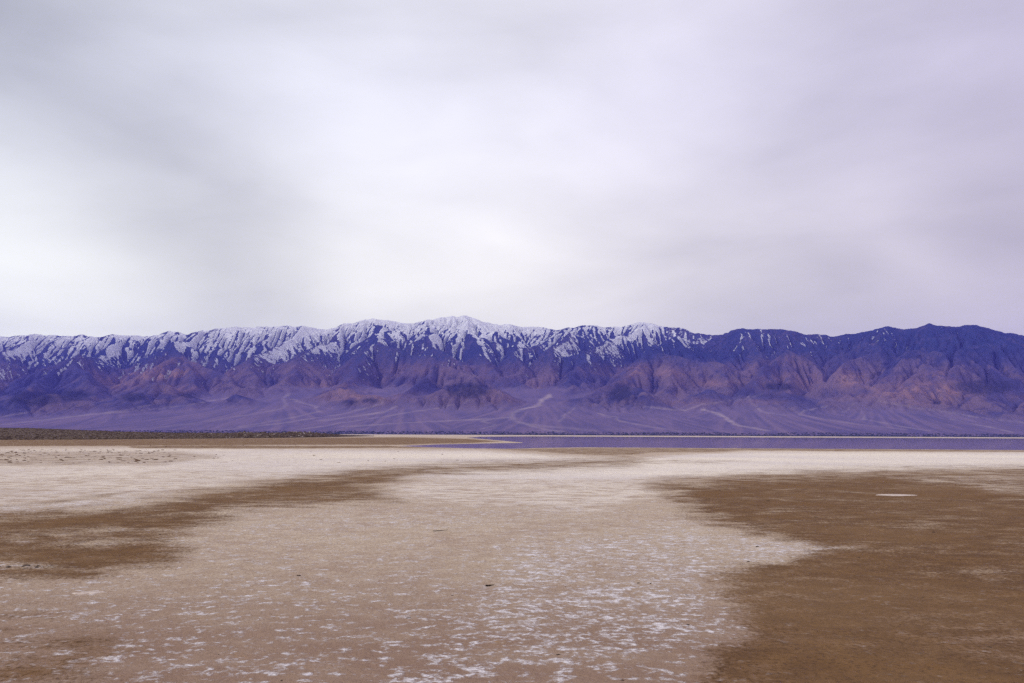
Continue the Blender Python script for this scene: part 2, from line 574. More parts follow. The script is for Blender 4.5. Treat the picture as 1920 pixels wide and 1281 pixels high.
def build_mountains():
    z = MH
    px, py = project(GX, GY, z)
    wxp = px + 10 * fbm(GX / 500, GY / 500, 3, 60)
    wyp = py + 3.0 * fbm(GX / 500, GY / 500, 3, 61)
    gz_y, gz_x = np.gradient(z, GD)
    nl = np.sqrt(1 + gz_x ** 2 + gz_y ** 2)
    nx = -gz_x / nl
    q = np.pad(z, 3, mode='edge')
    blur = (q[:-6, 3:-3] + q[6:, 3:-3] + q[3:-3, :-6] + q[3:-3, 6:]) / 4
    conv = np.clip((blur - z) / 40, -1, 1)                    # gullies hold snow
    line = 1985 + 340 * fbm(GX / 900, GY / 900, 4, 21) - 820 * nx - 150 * conv
    line = line + np.interp(px, [0, 300, 860, 1000, 1210, 1330, 1400, 1480, 1600, 1920], [-250, -190, -200, -90, -20, 60, -60, -40, 80, 240])
    snow = (z - line) / 460 + 0.42
    snow = snow + 0.55 * np.exp(-((px - 890) / 75) ** 2) * smooth(1850, 2250, z) + 0.5 * np.exp(-((px - 1212) / 30) ** 2) * smooth(1900, 2150, z)
    pale = np.zeros_like(z)
    for (cx, cy, rx, ry, a) in PALE:
        pale = np.maximum(pale, a * np.exp(-((wxp - cx) / rx) ** 2 - ((wyp - cy) / ry) ** 2))
    pale *= smooth(1700, 1150, z) * (GY < 15500)
    dark = np.zeros_like(z)
    for (cx, cy, rx, ry) in DARK:
        dark = np.maximum(dark, smooth(1.25, 0.7, np.sqrt(((wxp - cx) / rx) ** 2 + ((wyp - cy) / ry) ** 2)))
    dark *= MTN * (GY < 13600)
    wash = np.zeros_like(z)
    near = GY < 13000
    for k_, (pts, w) in enumerate(WASHES):
        w = w * 0.75
        amp = 1.15 if k_ in (4, 11) else 0.6
        d, par = seg_dist(px[near] + 5 * 2 * fbm(GX[near] / 400, GY[near] / 400, 4, 90), (py[near] + 0.9 * fbm(GX[near] / 160, GY[near] / 160, 2, 91)) * 2.2, [(a, b * 2.2) for a, b in pts])
        wash[near] = np.maximum(wash[near], smooth(w * 2.9, w * 0.3, d + 2.6 * fbm(GX[near] / 220, GY[near] / 220, 2, 95)) * (0.95 - 0.10 * par) * amp)
    best = np.full(z.shape, -1e9)
    streak = np.zeros_like(z)
    for i, (ax_, ay_, Y_) in enumerate(APEX):
        ax, ay, az = at_dist(ax_, ay_, Y_)
        dd = np.hypot(GX - ax, GY - ay)
        th = np.arctan2(GX - ax, ay - GY + 1.0)
        c = az * (1 - dd / ((ay - FAN_TOE) * 1.04))
        sv = smooth(200, 1500, dd) * fbm(th * 26 + 9 * i + 0.5 * fbm(GX / 900, GY / 900, 3, 131), dd / 2600, 5, 130, gain=0.65)
        k = c > best
        best = np.where(k, c, best)
        streak = np.where(k, sv, streak)
    wash = np.maximum(wash * (0.62 + 0.6 * fbm(GX / 200, GY / 200, 3, 140)), 0.05 * smooth(0.08, 0.45, streak) * (1 - MTN))
    wash = np.clip(wash, 0, 1)
    keep = (np.abs(GX) < 0.70 * GY + 700) & ((GY < 19700))
    me, used = grid_mesh("mountains", GX, GY, z, keep)
    for nme, v in (("snow", snow), ("pale", pale), ("dark", dark), ("wash", wash), ("mtn", MTN), ("streak", streak), ("tone", TONE)):
        add_attr(me, nme, v.reshape(-1)[used])
    M = Mat("mountain_rock", 1.0, 0.0)
    snow_a, pale_a, dark_a, wash_a, mtn_a = (M.attr(k) for k in ("snow", "pale", "dark", "wash", "mtn"))
    n1 = M.noise(1 / 1000, 6, 0.6, 1.6)
    n2 = M.noise(1 / 180, 5, 0.65, 0.5, loc=(3, 7, 1))
    n3 = M.noise(1 / 55, 5, 0.75, loc=(9, 2, 5))
    n4 = M.noise(1 / 2300, 3, 0.5, loc=(1, 4, 2))
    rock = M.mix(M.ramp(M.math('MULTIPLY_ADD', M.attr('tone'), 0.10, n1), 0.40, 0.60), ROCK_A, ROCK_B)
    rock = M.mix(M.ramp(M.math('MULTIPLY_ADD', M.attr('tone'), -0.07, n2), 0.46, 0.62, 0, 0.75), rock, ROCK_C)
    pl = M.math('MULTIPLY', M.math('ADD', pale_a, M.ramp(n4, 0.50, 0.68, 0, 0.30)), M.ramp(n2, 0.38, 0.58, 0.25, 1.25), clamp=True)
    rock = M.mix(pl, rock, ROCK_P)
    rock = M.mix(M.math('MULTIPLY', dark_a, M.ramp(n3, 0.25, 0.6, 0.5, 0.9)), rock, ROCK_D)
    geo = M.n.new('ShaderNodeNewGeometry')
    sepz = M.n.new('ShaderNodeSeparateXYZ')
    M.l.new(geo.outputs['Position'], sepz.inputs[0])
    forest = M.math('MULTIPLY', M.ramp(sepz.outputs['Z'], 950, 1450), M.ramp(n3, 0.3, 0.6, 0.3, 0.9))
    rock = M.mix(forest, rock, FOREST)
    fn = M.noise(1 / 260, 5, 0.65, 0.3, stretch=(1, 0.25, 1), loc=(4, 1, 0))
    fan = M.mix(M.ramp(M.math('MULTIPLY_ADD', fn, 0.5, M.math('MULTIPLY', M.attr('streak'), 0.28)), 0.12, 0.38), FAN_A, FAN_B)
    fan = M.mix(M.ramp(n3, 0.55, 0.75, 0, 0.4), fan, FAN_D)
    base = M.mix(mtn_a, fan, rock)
    base = M.mix(M.math('MULTIPLY', wash_a, M.ramp(n3, 0.25, 0.5, 0.55, 1.0), clamp=True), base, WASH_C)
    sm = M.math('ADD', snow_a, M.math('MULTIPLY', M.math('SUBTRACT', n3, 0.5), 3.6))
    sm = M.math('ADD', sm, M.math('MULTIPLY', M.math('SUBTRACT', n2, 0.5), 2.6))
    base = M.mix(M.ramp(sm, 0.40, 0.85, 0, 0.97), base, (0.95, 0.95, 0.95))
    hgt = M.math('ADD', M.math('MULTIPLY', n2, 1.0), M.math('MULTIPLY', n3, 0.35))
    M.bump(M.math('MULTIPLY', hgt, M.math('MULTIPLY_ADD', mtn_a, 0.9, 0.1)), 1.0, 110.0)
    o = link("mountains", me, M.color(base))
    tag(o, kind="structure")


ROCK_A = (0.090, 0.080, 0.190)  # rock colours carry part of the blue of the distance haze
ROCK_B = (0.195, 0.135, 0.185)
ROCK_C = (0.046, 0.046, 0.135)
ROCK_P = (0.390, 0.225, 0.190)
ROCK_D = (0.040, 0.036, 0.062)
FOREST = (0.030, 0.050, 0.150)  # tree green shifted to blue, haze tint included
FAN_A = (0.122, 0.098, 0.180)  # fan gravel likewise tinted with the haze blue
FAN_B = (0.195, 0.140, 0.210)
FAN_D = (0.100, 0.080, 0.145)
WASH_C = (0.45, 0.35, 0.34)
build_mountains()

# ------------------------------------------------------------------ playa (salt and mud flat)
LAKE = [(735, 836), (800, 838.5), (870, 840.5), (960, 841.5), (1020, 840), (1100, 839), (1300, 840), (1600, 842), (1920, 844), (2400, 847),
        (2400, 824.4), (1920, 821.9), (1400, 819.7), (1000, 818.0), (900, 818.6), (870, 821.0), (905, 823.5), (940, 826.5), (978, 829.8),
        (900, 831.0), (830, 832.5)]
BROWN = [  # wet brown mud and a darker lower corner: polygon, softness px, strength
    ([(-300, 985), (0, 966), (150, 957), (290, 941), (420, 916), (560, 896), (720, 880), (900, 873), (1060, 868), (1180, 863), (1190, 866),
      (1060, 875), (900, 880), (800, 885), (735, 896), (700, 915), (720, 936), (560, 944), (430, 955), (420, 980), (330, 1005), (320, 1050),
      (150, 1078), (0, 1088), (-300, 1100)], 36, 1.0),
    ([(1245, 906), (1330, 898), (1500, 890), (1750, 885), (1920, 882), (2500, 878), (2500, 1500), (1290, 1500), (1310, 1281), (1370, 1200), (1400, 1150),
      (1370, 1085), (1400, 1058), (1450, 1050), (1480, 1036), (1470, 1022), (1440, 1006), (1370, 985), (1290, 960), (1262, 930)], 42, 1.05),
    ([(-300, 826), (0, 824.5), (300, 823), (600, 820.5), (760, 820), (880, 823), (940, 828), (880, 831), (740, 834), (560, 834.5), (300, 836), (0, 837), (-300, 838)], 2.5, 0.85),
    ([(240, 837), (420, 835), (560, 836.5), (720, 836), (850, 841), (700, 840.5), (420, 841), (250, 841)], 2.0, 0.75),
    ([(900, 842), (1100, 840), (1400, 840.5), (1920, 844.5), (2300, 847), (2300, 849.5), (1920, 847.5), (1400, 845), (1240, 849), (1140, 854), (1060, 851), (980, 845)], 2.0, 0.6),
    ([(-300, 846), (330, 846), (430, 856), (300, 872), (-300, 876)], 8, 0.32),
    ([(-400, 1130), (120, 1150), (260, 1300), (260, 1500), (-400, 1500)], 110, 0.36),  # darkening of the lower left corner put into the ground colour
    ([(0, 946), (150, 930), (280, 921), (180, 936), (0, 952)], 6, 0.4),
    ([(1100, 868), (1280, 860), (1450, 866), (1250, 872)], 4, 0.25),
]
PALEZONE = [  # lighter patches inside the brown
    ([(1690, 898), (1920, 890), (2300, 888), (2300, 940), (1920, 935), (1800, 912)], 12, 0.5),
    ([(0, 990), (200, 985), (330, 1000), (200, 1030), (0, 1040)], 18, 0.3),
    ([(0, 1056), (110, 1058), (140, 1064), (60, 1069), (0, 1069)], 9, 0.7),
    ([(1380, 1012), (1500, 1012), (1620, 1024), (1500, 1040), (1390, 1045)], 22, 0.75),
]
WHITE = [  # bright salt: polygon, softness, strength
    ([(-300, 842), (0, 840), (300, 839), (560, 842), (900, 845), (1040, 854), (1200, 858), (1400, 847), (1920, 848), (2400, 850), (2400, 876), (1920, 880), (1600, 886),
      (1330, 894), (1150, 900), (900, 900), (700, 898), (400, 885), (0, 905), (-300, 915)], 10, 1.0),
    ([(-300, 930), (0, 875), (500, 873), (700, 885), (450, 905), (250, 940), (0, 965), (-300, 975)], 12, 0.75),
    ([(700, 900), (900, 885), (1300, 890), (1250, 930), (1100, 960), (800, 945), (650, 930)], 30, 0.55),
    ([(-2000, 812), (3500, 816), (3500, 828), (2400, 825), (1920, 822), (1000, 818.2), (700, 819), (300, 818), (-2000, 822)], 1.0, 0.35),
    ([(400, 833.5), (600, 833), (700, 834), (560, 836), (420, 836)], 1.2, 0.6),
]
FLECK = [  # where white salt flecks lie thick
    ([(950, 1005), (1150, 985), (1260, 960), (1330, 985), (1420, 1010), (1680, 1025), (1420, 1050), (1380, 1100), (1390, 1150), (1300, 1230), (1000, 1281),
      (700, 1330), (800, 1150), (880, 1050)], 70, 0.9),
    ([(350, 975), (700, 950), (1000, 940), (1250, 950), (900, 1000), (500, 1000)], 30, 0.6),
    ([(0, 945), (400, 925), (250, 950), (0, 970)], 8, 1.0),
    ([(-200, 1120), (600, 1060), (1400, 1080), (1400, 1500), (-200, 1500)], 80, 0.45),
]


def playa_z(x, y):
    r = np.hypot(x, y)
    near = smooth(220, 30, r)
    z = 0.022 * fbm(x / 0.55, y / 0.55, 3, 201) * smooth(70, 25, r) + 0.02 * fbm(x / 3.1, y / 3.1, 3, 202) * near
    z = z + 0.05 * fbm(x / 26, y / 26, 3, 203) * smooth(8, 60, r)
    return z


def build_playa():
    hf = CAM_H * FPX
    p = np.concatenate([np.arange(0.70, 6, 0.12), np.arange(6, 40, 0.3), np.arange(40, 620, 1.25), [700, 900, 1300, 2200, 5000]])
    r = hf / p
    ang = np.concatenate([np.linspace(-180, -46, 40)[:-1], np.linspace(-46, 46, 760), np.linspace(46, 180, 40)[1:]])
    A, Rr = np.meshgrid(np.radians(ang), r)
    ca = np.maximum(np.cos(A), 0.45)
    X = Rr * np.sin(A) / ca
    Y = Rr * np.cos(A) / ca
    lim = np.minimum(1, 15000 / np.maximum(np.abs(X), 1)) * np.where(Y < 0, np.minimum(1, 2800 / np.maximum(-Y, 1)), 1)
    X, Y = X * lim, Y * lim
    px, py = project(X, Y, np.zeros_like(X))
    back = Y < 2.0
    px = np.where(back, -5000 + 0 * px, px)
    py = np.where(back, 3000, py)
    # natural wobble of every border, on the ground itself
    s = np.clip(Rr / 30, 0.4, 12)
    wob = fbm(X / (1.6 * 4), Y / (1.6 * 4), 4, 301) * smooth(400, 60, Rr) + fbm(X / 28, Y / 28, 4, 303) * smooth(15, 80, Rr)
    wobx = fbm(X / 9, Y / 9, 4, 305) * smooth(500, 60, Rr)
    pp = np.clip(py - 815, 1, 500)
    wpy = py + wob * (0.035 * pp + 0.25)
    wpx = px + wobx * 26 + 40 * wob * smooth(500, 40, Rr)

    def zone(polys, base=0.0):
        m = np.full(px.shape, base)
        for pts, soft, st in polys:
            sd = poly_sd(wpx, wpy, pts, 3.0) / 3.0
            m = np.maximum(m, st * smooth(-soft, soft, sd * 1.6))
        return m
    brown = zone(BROWN)
    lift = zone(PALEZONE)
    white = zone(WHITE)
    white *= np.interp(px, [0, 500, 1050], [0.62, 0.75, 1.0])
    fleck = zone(FLECK, 0.38)
    near_tan = smooth(985, 1230, wpy) * smooth(3, 10, Y)  # tan grows darker and pinker towards the camera
    brown = np.clip(brown - lift * 0.8, 0, 1)
    white = np.clip(np.maximum(white, lift * 0.35) * (1 - 0.96 * brown), 0, 1)
    fleck = np.clip(fleck * (1 - 0.9 * brown) + 0.6 * lift, 0, 1)
    lk = poly_sd(px + 8 * wobx, py + 0.35 * wob, LAKE, 6.0) / 6.0
    Z = playa_z(X, Y)
    Z = Z - 0.30 * smooth(-0.15, 1.2, lk)
    Z = np.where(Rr > 3000, Z * 0.2, Z)
    me, used = grid_mesh("playa", X, Y, Z)
    for nme, v in (("brown", brown), ("white", white), ("fleck", fleck), ("near_tan", near_tan)):
        add_attr(me, nme, v.reshape(-1)[used])
    # close ring in angle is left open behind the camera; winding faces up
    M = Mat("playa_mud_and_salt", 0.95, 0.03)
    br, wh, fl, dp = (M.attr(k) for k in ("brown", "white", "fleck", "near_tan"))
    big = M.noise(0.22, 5, 0.6, 0.4)
    mid = M.noise(1.3, 5, 0.62, 0.6, stretch=(0.8, 1.0, 1), loc=(3, 1, 0))
    fin = M.noise(9.0, 4, 0.65, 0.2, loc=(1, 8, 0))
    grit = M.noise(42.0, 3, 0.7)
    far = M.noise(0.035, 4, 0.6, 0.5, stretch=(0.45, 1.0, 1), loc=(7, 3, 0))
    strk = M.noise(0.8, 5, 0.6, 0.3, stretch=(0.45, 1.0, 1), loc=(2, 9, 0), rotz=0.2)
    tan = M.mix(M.ramp(big, 0.35, 0.65), TAN_A, TAN_B)
    tan = M.mix(M.ramp(mid, 0.40, 0.62, 0, 0.7), tan, TAN_C)
    tan = M.mix(M.math('MULTIPLY', dp, M.ramp(strk, 0.3, 0.6, 0.75, 1.0)), tan, TAN_E)
    tan = M.mix(M.ramp(fin, 0.46, 0.66, 0, 0.7), tan, TAN_D)
    wcol = M.mix(M.ramp(far, 0.35, 0.65), WHITE_A, WHITE_B)
    wcol = M.mix(M.ramp(strk, 0.48, 0.68, 0, 0.45), wcol, TAN_C)
    wcol = M.mix(M.ramp(mid, 0.50, 0.68, 0, 0.35), wcol, TAN_A)
    wcol = M.mix(M.ramp(fin, 0.52, 0.70, 0, 0.35), wcol, TAN_B)
    wmask = M.math('ADD', wh, M.math('MULTIPLY', M.math('SUBTRACT', strk, 0.5), M.ramp(wh, 0.0, 0.4, 0.0, 2.4)))
    wmask = M.math('ADD', wmask, M.math('MULTIPLY', M.math('SUBTRACT', mid, 0.5), M.ramp(wh, 0.0, 0.5, 0.0, 1.6)))
    col = M.mix(M.ramp(wmask, 0.12, 0.95, 0, 1.0), tan, wcol)
    bcol = M.mix(M.ramp(mid, 0.3, 0.7), BROWN_A, BROWN_B)
    bcol = M.mix(M.ramp(big, 0.5, 0.72, 0, 0.55), bcol, BROWN_C)
    bcol = M.mix(M.ramp(fin, 0.50, 0.66, 0, 0.75), bcol, BROWN_D)
    bcol = M.mix(M.ramp(M.noise(0.11, 5, 0.65, 0.6, stretch=(0.6, 1, 1), loc=(8, 8, 0)), 0.46, 0.68, 0, 0.5), bcol, (0.235, 0.140, 0.070))
    bmask = M.math('ADD', br, M.math('MULTIPLY', M.math('SUBTRACT', strk, 0.5), M.math('MULTIPLY', M.ramp(br, 0.0, 0.25, 0.0, 1.7), M.ramp(br, 0.6, 1.0, 1.0, 0.5))))
    bmask = M.math('ADD', bmask, M.math('MULTIPLY', M.math('SUBTRACT', fin, 0.5), M.ramp(br, 0.0, 0.25, 0.0, 1.7)))
    bmask = M.math('ADD', bmask, M.math('MULTIPLY', M.math('SUBTRACT', big, 0.5), M.ramp(br, 0.0, 0.25, 0.0, 1.6)))
    bmask = M.math('ADD', bmask, M.math('MULTIPLY', M.math('SUBTRACT', mid, 0.5), M.ramp(br, 0.0, 0.25, 0.0, 1.3)))
    bm = M.ramp(bmask, 0.02, 1.0)
    col = M.mix(bm, col, bcol)
    # salt flecks: small separate blooms
    fk = M.math('ADD', M.math('MULTIPLY', M.noise(2.6, 6, 0.70, 0.3, stretch=(0.85, 1.0, 1), loc=(11, 5, 0)), 0.62), M.math('MULTIPLY', M.noise(6.5, 4, 0.65, 0.3, loc=(2, 15, 0)), 0.38))
    fk2 = M.noise(0.5, 3, 0.5, 0.3, loc=(4, 4, 0))
    thr = M.math('SUBTRACT', M.math('MULTIPLY_ADD', fl, -0.085, 0.585), M.math('MULTIPLY', M.math('SUBTRACT', fk2, 0.5), 0.14))
    fm = M.ramp(M.math('SUBTRACT', fk, thr), -0.035, 0.085)
    fm = M.math('MULTIPLY', fm, M.ramp(fin, 0.28, 0.52, 0.4, 1.0))
    fm = M.math('MULTIPLY', fm, M.math('SUBTRACT', 1.0, M.math('MULTIPLY', bm, 0.85)), clamp=True)
    col = M.mix(fm, col, FLECK_C)
    # ochre stains and dark specks
    oc = M.noise(0.9, 5, 0.7, 0.5, loc=(21, 3, 0))
    col = M.mix(M.math('MULTIPLY', M.ramp(oc, 0.64, 0.74, 0, 0.55), M.ramp(fin, 0.4, 0.6)), col, (0.42, 0.24, 0.09))
    sp = M.noise(6.0, 3, 0.7, 0.2, stretch=(0.6, 1, 1), loc=(5, 31, 0))
    col = M.mix(M.ramp(sp, 0.67, 0.74, 0, 0.75), col, (0.09, 0.05, 0.03))
    col = M.mix(M.ramp(grit, 0.46, 0.64, 0, 0.38), col, (0.16, 0.10, 0.07))
    hgt = M.math('ADD', M.math('MULTIPLY', fin, 0.6), M.math('MULTIPLY', grit, 0.2))
    hgt = M.math('ADD', hgt, M.math('MULTIPLY', fm, 0.25))
    hgt = M.math('ADD', hgt, M.math('MULTIPLY', mid, 1.2))
    M.bump(hgt, 0.9, 0.10)
    M.put(M.b.inputs['Roughness'], M.math('MULTIPLY_ADD', bm, -0.12, 0.9))
    o = link("playa", me, M.color(col))
    tag(o, kind="structure")


TAN_A = (0.52, 0.412, 0.305)
TAN_B = (0.45, 0.340, 0.258)
TAN_C = (0.62, 0.510, 0.395)
TAN_D = (0.30, 0.200, 0.135)
TAN_E = (0.290, 0.190, 0.140)
WHITE_A = (0.88, 0.79, 0.67)
WHITE_B = (0.73, 0.66, 0.62)
BROWN_A = (0.200, 0.108, 0.046)
BROWN_B = (0.132, 0.070, 0.033)
BROWN_C = (0.205, 0.108, 0.040)
BROWN_D = (0.070, 0.038, 0.020)
FLECK_C = (0.78, 0.73, 0.74)
build_playa()


# ------------------------------------------------------------------ lake
def build_lake():
    pts = []
    for i in range(len(LAKE)):
        a, b = LAKE[i], LAKE[(i + 1) % len(LAKE)]
        for k in range(6):
            t = k / 6
            pts.append((a[0] + (b[0] - a[0]) * t, a[1] + (b[1] - a[1]) * t))
    # outline pushed a little outward; the dipping lake bed makes the shoreline
    bm = bmesh.new()
    vs = []
    for (a, b) in pts:
        w = ground_at(a, b + (0.35 if b > 832 else -0.06), -0.09)
        vs.append(bm.verts.new(w))
    bm.faces.new(vs)
    bmesh.ops.triangulate(bm, faces=bm.faces[:])
    bmesh.ops.recalc_face_normals(bm, faces=bm.faces[:])
    me = bpy.data.meshes.new("lake")
    bm.to_mesh(me)
    bm.free()
    for p_ in me.polygons:
        if p_.normal.z < 0:
            p_.flip()
    M = Mat("shallow_lake_water", 0.04, 0.5)
    M.b.inputs['IOR'].default_value = 1.33
    n = M.noise(0.02, 4, 0.6, 0.5, stretch=(0.3, 1, 1))
    M.put(M.b.inputs['Roughness'], M.ramp(n, 0.4, 0.7, 0.03, 0.07))
    rip = M.noise(1.4, 3, 0.6)
    M.bump(rip, 0.02, 0.02)
    o = link("lake", me, M.color((0.16, 0.12, 0.13)))
    tag(o, kind="structure")


build_lake()


# ------------------------------------------------------------------ rock meshes
def rock_mesh(name, seed, sub=2, flat=0.7):
    rnd = random.Random(seed)
    bm = bmesh.new()
    bmesh.ops.create_icosphere(bm, subdivisions=sub, radius=0.5)
    planes = [(Vector((rnd.gauss(0, 1), rnd.gauss(0, 1), rnd.gauss(0, .8))).normalized(), rnd.uniform(0.26, 0.42)) for _ in range(9)]
    for v in bm.verts:
        for nrm, d in planes:                                  # facets cut by random planes
            e = v.co.dot(nrm) - d
            if e > 0:
                v.co -= nrm * e * 0.9
        v.co.x *= 1.25
        v.co.z *= flat
        v.co += Vector((rnd.uniform(-1, 1), rnd.uniform(-1, 1), rnd.uniform(-1, 1))) * 0.025
        v.co.z += 0.22
    me = bpy.data.meshes.new(name)
    bm.to_mesh(me)
    bm.free()
    return me


def stone_mat(name, a, b, salt=0.0):
    M = Mat(name, 0.9, 0.2)
    n = M.noise(3.0, 4, 0.6)
    c = M.mix(M.ramp(n, 0.35, 0.65), a, b)
    if salt:
        c = M.mix(M.ramp(M.noise(1.6, 4, 0.6, loc=(5, 2, 8)), 0.55, 0.65, 0, salt), c, (0.66, 0.62, 0.60))
    M.bump(M.noise(7, 4, 0.6), 0.6, 0.05)
    return M.color(c)


# ------------------------------------------------------------------ rocky bank beyond the mud
BANK_TOP = [(-500, 797), (-200, 800), (0, 803.2), (60, 803.4), (130, 806), (220, 809.5), (330, 812), (430, 812.3), (470, 811.3), (500, 812.2), (545, 811.2), (580, 811), (610, 813), (650, 815.5), (705, 817)]
BANK_BASE = [(-500, 827), (0, 825), (200, 824), (430, 822.2), (600, 820.3), (705, 818)]


def bank_base_r(px):
    b = np.interp(px, *np.array(BANK_BASE).T)
    hor = 815 + (px - 960) * math.tan(ROLL)
    return CAM_H * FPX / (b - hor)


def bank_z(px, r):
    hor = 815 + (px - 960) * math.tan(ROLL)
    t = np.interp(px, *np.array(BANK_TOP).T)
    r0 = bank_base_r(px)
    span = np.interp(px, [-500, 0, 200, 430, 705], [650, 600, 380, 130, 30])
    r1 = r0 + span
    ztop = CAM_H + (hor - t) / FPX * r1
    q = np.clip((r - r0) / span, 0, 1.3)
    prof = np.where(q < 1, 1 - (1 - np.clip(q, 0, 1)) ** 1.8, 1 - 2.0 * (q - 1))
    return ztop * prof - 0.25 * (q <= 0)


def px_to_xy(px, r):
    a = (px - 960) / FPX
    return r * a, r


def build_bank():
    u = np.linspace(-480, 704, 420)
    q = np.linspace(-0.04, 1.28, 60)
    U, Q = np.meshgrid(u, q)
    span = np.interp(U, [-500, 0, 200, 430, 705], [650, 600, 380, 130, 30])
    Rr = bank_base_r(U) + span * Q
    X, Y = px_to_xy(U, Rr)
    Z = bank_z(U, Rr) + 0.30 * fbm(X / 6, Y / 6, 4, 401) * smooth(0, 0.1, Q) * smooth(705, 560, U) - 0.35 * smooth(0.0, -0.04, Q)
    me, used = grid_mesh("gravel_bank", X, Y, Z)
    M = Mat("bank_gravel", 0.95, 0.1)
    n = M.noise(0.5, 6, 0.7, 0.4)
    n2 = M.noise(0.04, 4, 0.6, loc=(4, 4, 0))
    c = M.mix(M.ramp(n, 0.38, 0.62), (0.055, 0.036, 0.026), (0.15, 0.105, 0.085))
    c = M.mix(M.math('MULTIPLY', M.ramp(n, 0.58, 0.7), M.ramp(n2, 0.35, 0.65, 0.15, 0.8)), c, (0.40, 0.34, 0.33))
    M.bump(n, 1.0, 0.8)
    o = link("gravel_bank", me, M.color(c))
    tag(o, kind="structure")

    mats = [stone_mat("dark_brown_rock", (0.050, 0.032, 0.022), (0.12, 0.08, 0.06)),
            stone_mat("salt_dusted_rock", (0.11, 0.08, 0.065), (0.22, 0.17, 0.14), 0.8)]
    protos = []
    for k in range(8):
        me = rock_mesh("bank_rock", 50 + k, 2, random.uniform(0.6, 0.9))
        me.materials.append(mats[0] if k < 5 else mats[1])
        protos.append(me)
    rnd = random.Random(3)
    # the mound of single boulders at the bank's tip
    for i in range(200):
        px = rnd.uniform(425, 690) if i < 150 else rnd.uniform(-20, 425)
        if i < 150 and rnd.random() < 0.5:
            px = rnd.gauss(535, 55)
        px = min(px, 690)
        r0 = float(bank_base_r(np.float64(px)))
        span = float(np.interp(px, [-500, 0, 200, 430, 705], [650, 600, 380, 130, 30]))
        r = r0 + span * rnd.uniform(0.02, 1.0) ** 1.3
        x, y = px_to_xy(px, r)
        z = float(bank_z(np.float64(px), np.float64(r)))
        k = rnd.randrange(8)
        o = bpy.data.objects.new("rock", protos[k])
        COL.objects.link(o)
        s = rnd.uniform(0.9, 2.0) * (1.9 if 450 < px < 600 else 1.2)
        if px > 640:
            s *= 0.6
        o.scale = (s * rnd.uniform(.9, 1.5), s, s * rnd.uniform(.7, 1.1))
        o.rotation_euler = (rnd.uniform(-.25, .25), rnd.uniform(-.25, .25), rnd.uniform(0, 6.28))
        o.location = (x, y, z - 0.12 * s)
        if i < 150:
            tag(o, ("dark brown rock" if k < 5 else "grey rock whitened with salt") + " in the heap at the tip of the stony bank", "rock", "rocks heaped at the tip of the stony bank")
        else:
            tag(o, ("dark brown rock" if k < 5 else "grey rock whitened with salt") + " strewn along the long low stony bank", "rock", "rocks strewn along the stony bank")
    # the uncountable rubble between them
    rubble(mats)


def rubble(mats):
    rng = np.random.default_rng(5)
    n = 9000
    px = rng.uniform(-300, 690, n)
    r0 = bank_base_r(px)
    span = np.interp(px, [-500, 0, 200, 430, 705], [650, 600, 380, 130, 30])
    r = r0 + span * rng.uniform(0, 1, n) ** 1.6
    x, y = px_to_xy(px, r)
    z = bank_z(px, r)
    s = rng.uniform(0.35, 1.1, n) * np.where(px > 640, 0.6, 1)
    bm = bmesh.new()
    bmesh.ops.create_icosphere(bm, subdivisions=1, radius=0.5)
    bv = np.array([v.co[:] for v in bm.verts])
    bf = np.array([[v.index for v in f.verts] for f in bm.faces])
    bm.free()
    nv = len(bv)
    V = bv[None] * (1 + rng.uniform(-0.3, 0.3, (n, nv, 1)))
    V = V * (s[:, None] * np.array([1.3, 1.0, 0.8]))[:, None, :] if False else V * s[:, None, None] * np.array([1.3, 1.0, 0.8])
    V = V + np.stack([x, y, z + 0.15 * s], -1)[:, None, :]
    F = (bf[None] + (np.arange(n) * nv)[:, None, None]).reshape(-1, 3)
    me = bpy.data.meshes.new("rubble")
    me.vertices.add(n * nv)
    me.vertices.foreach_set("co", V.astype(np.float32).reshape(-1))
    me.loops.add(F.size)
    me.loops.foreach_set("vertex_index", F.astype(np.int32).reshape(-1))
    me.polygons.add(len(F))
    me.polygons.foreach_set("loop_start", np.arange(0, F.size, 3, dtype=np.int32))
    me.update(calc_edges=True)
    M = Mat("bank_rubble", 0.95, 0.1)
    nn = M.noise(0.45, 4, 0.7)
    c = M.mix(M.ramp(nn, 0.36, 0.6), (0.040, 0.026, 0.018), (0.13, 0.09, 0.07))
    c = M.mix(M.ramp(nn, 0.6, 0.7, 0, 0.7), c, (0.40, 0.34, 0.32))
    o = link("rubble", me, M.color(c))
    tag(o, "dark rubble covering the long low stony bank behind the mud", "rubble", None, "stuff")


build_bank()


# ------------------------------------------------------------------ far shrubs along the fan toe
def shrub_mesh(name, seed, clumps=26):
    rnd = random.Random(seed)
    bm = bmesh.new()
    for i in range(clumps):
        a = rnd.uniform(0, 6.28)
        rr = math.sqrt(rnd.random()) * 0.5
        h = rnd.uniform(0.12, 0.85) * (1 - rr * 0.7)
        c = Vector((rr * math.cos(a), rr * math.sin(a), h))
        t = bmesh.ops.create_icosphere(bm, subdivisions=1, radius=rnd.uniform(0.10, 0.2))
        for v in t['verts']:
            v.co = v.co * rnd.uniform(0.7, 1.3) + c
    me = bpy.data.meshes.new(name)
    bm.to_mesh(me)
    bm.free()
    return me


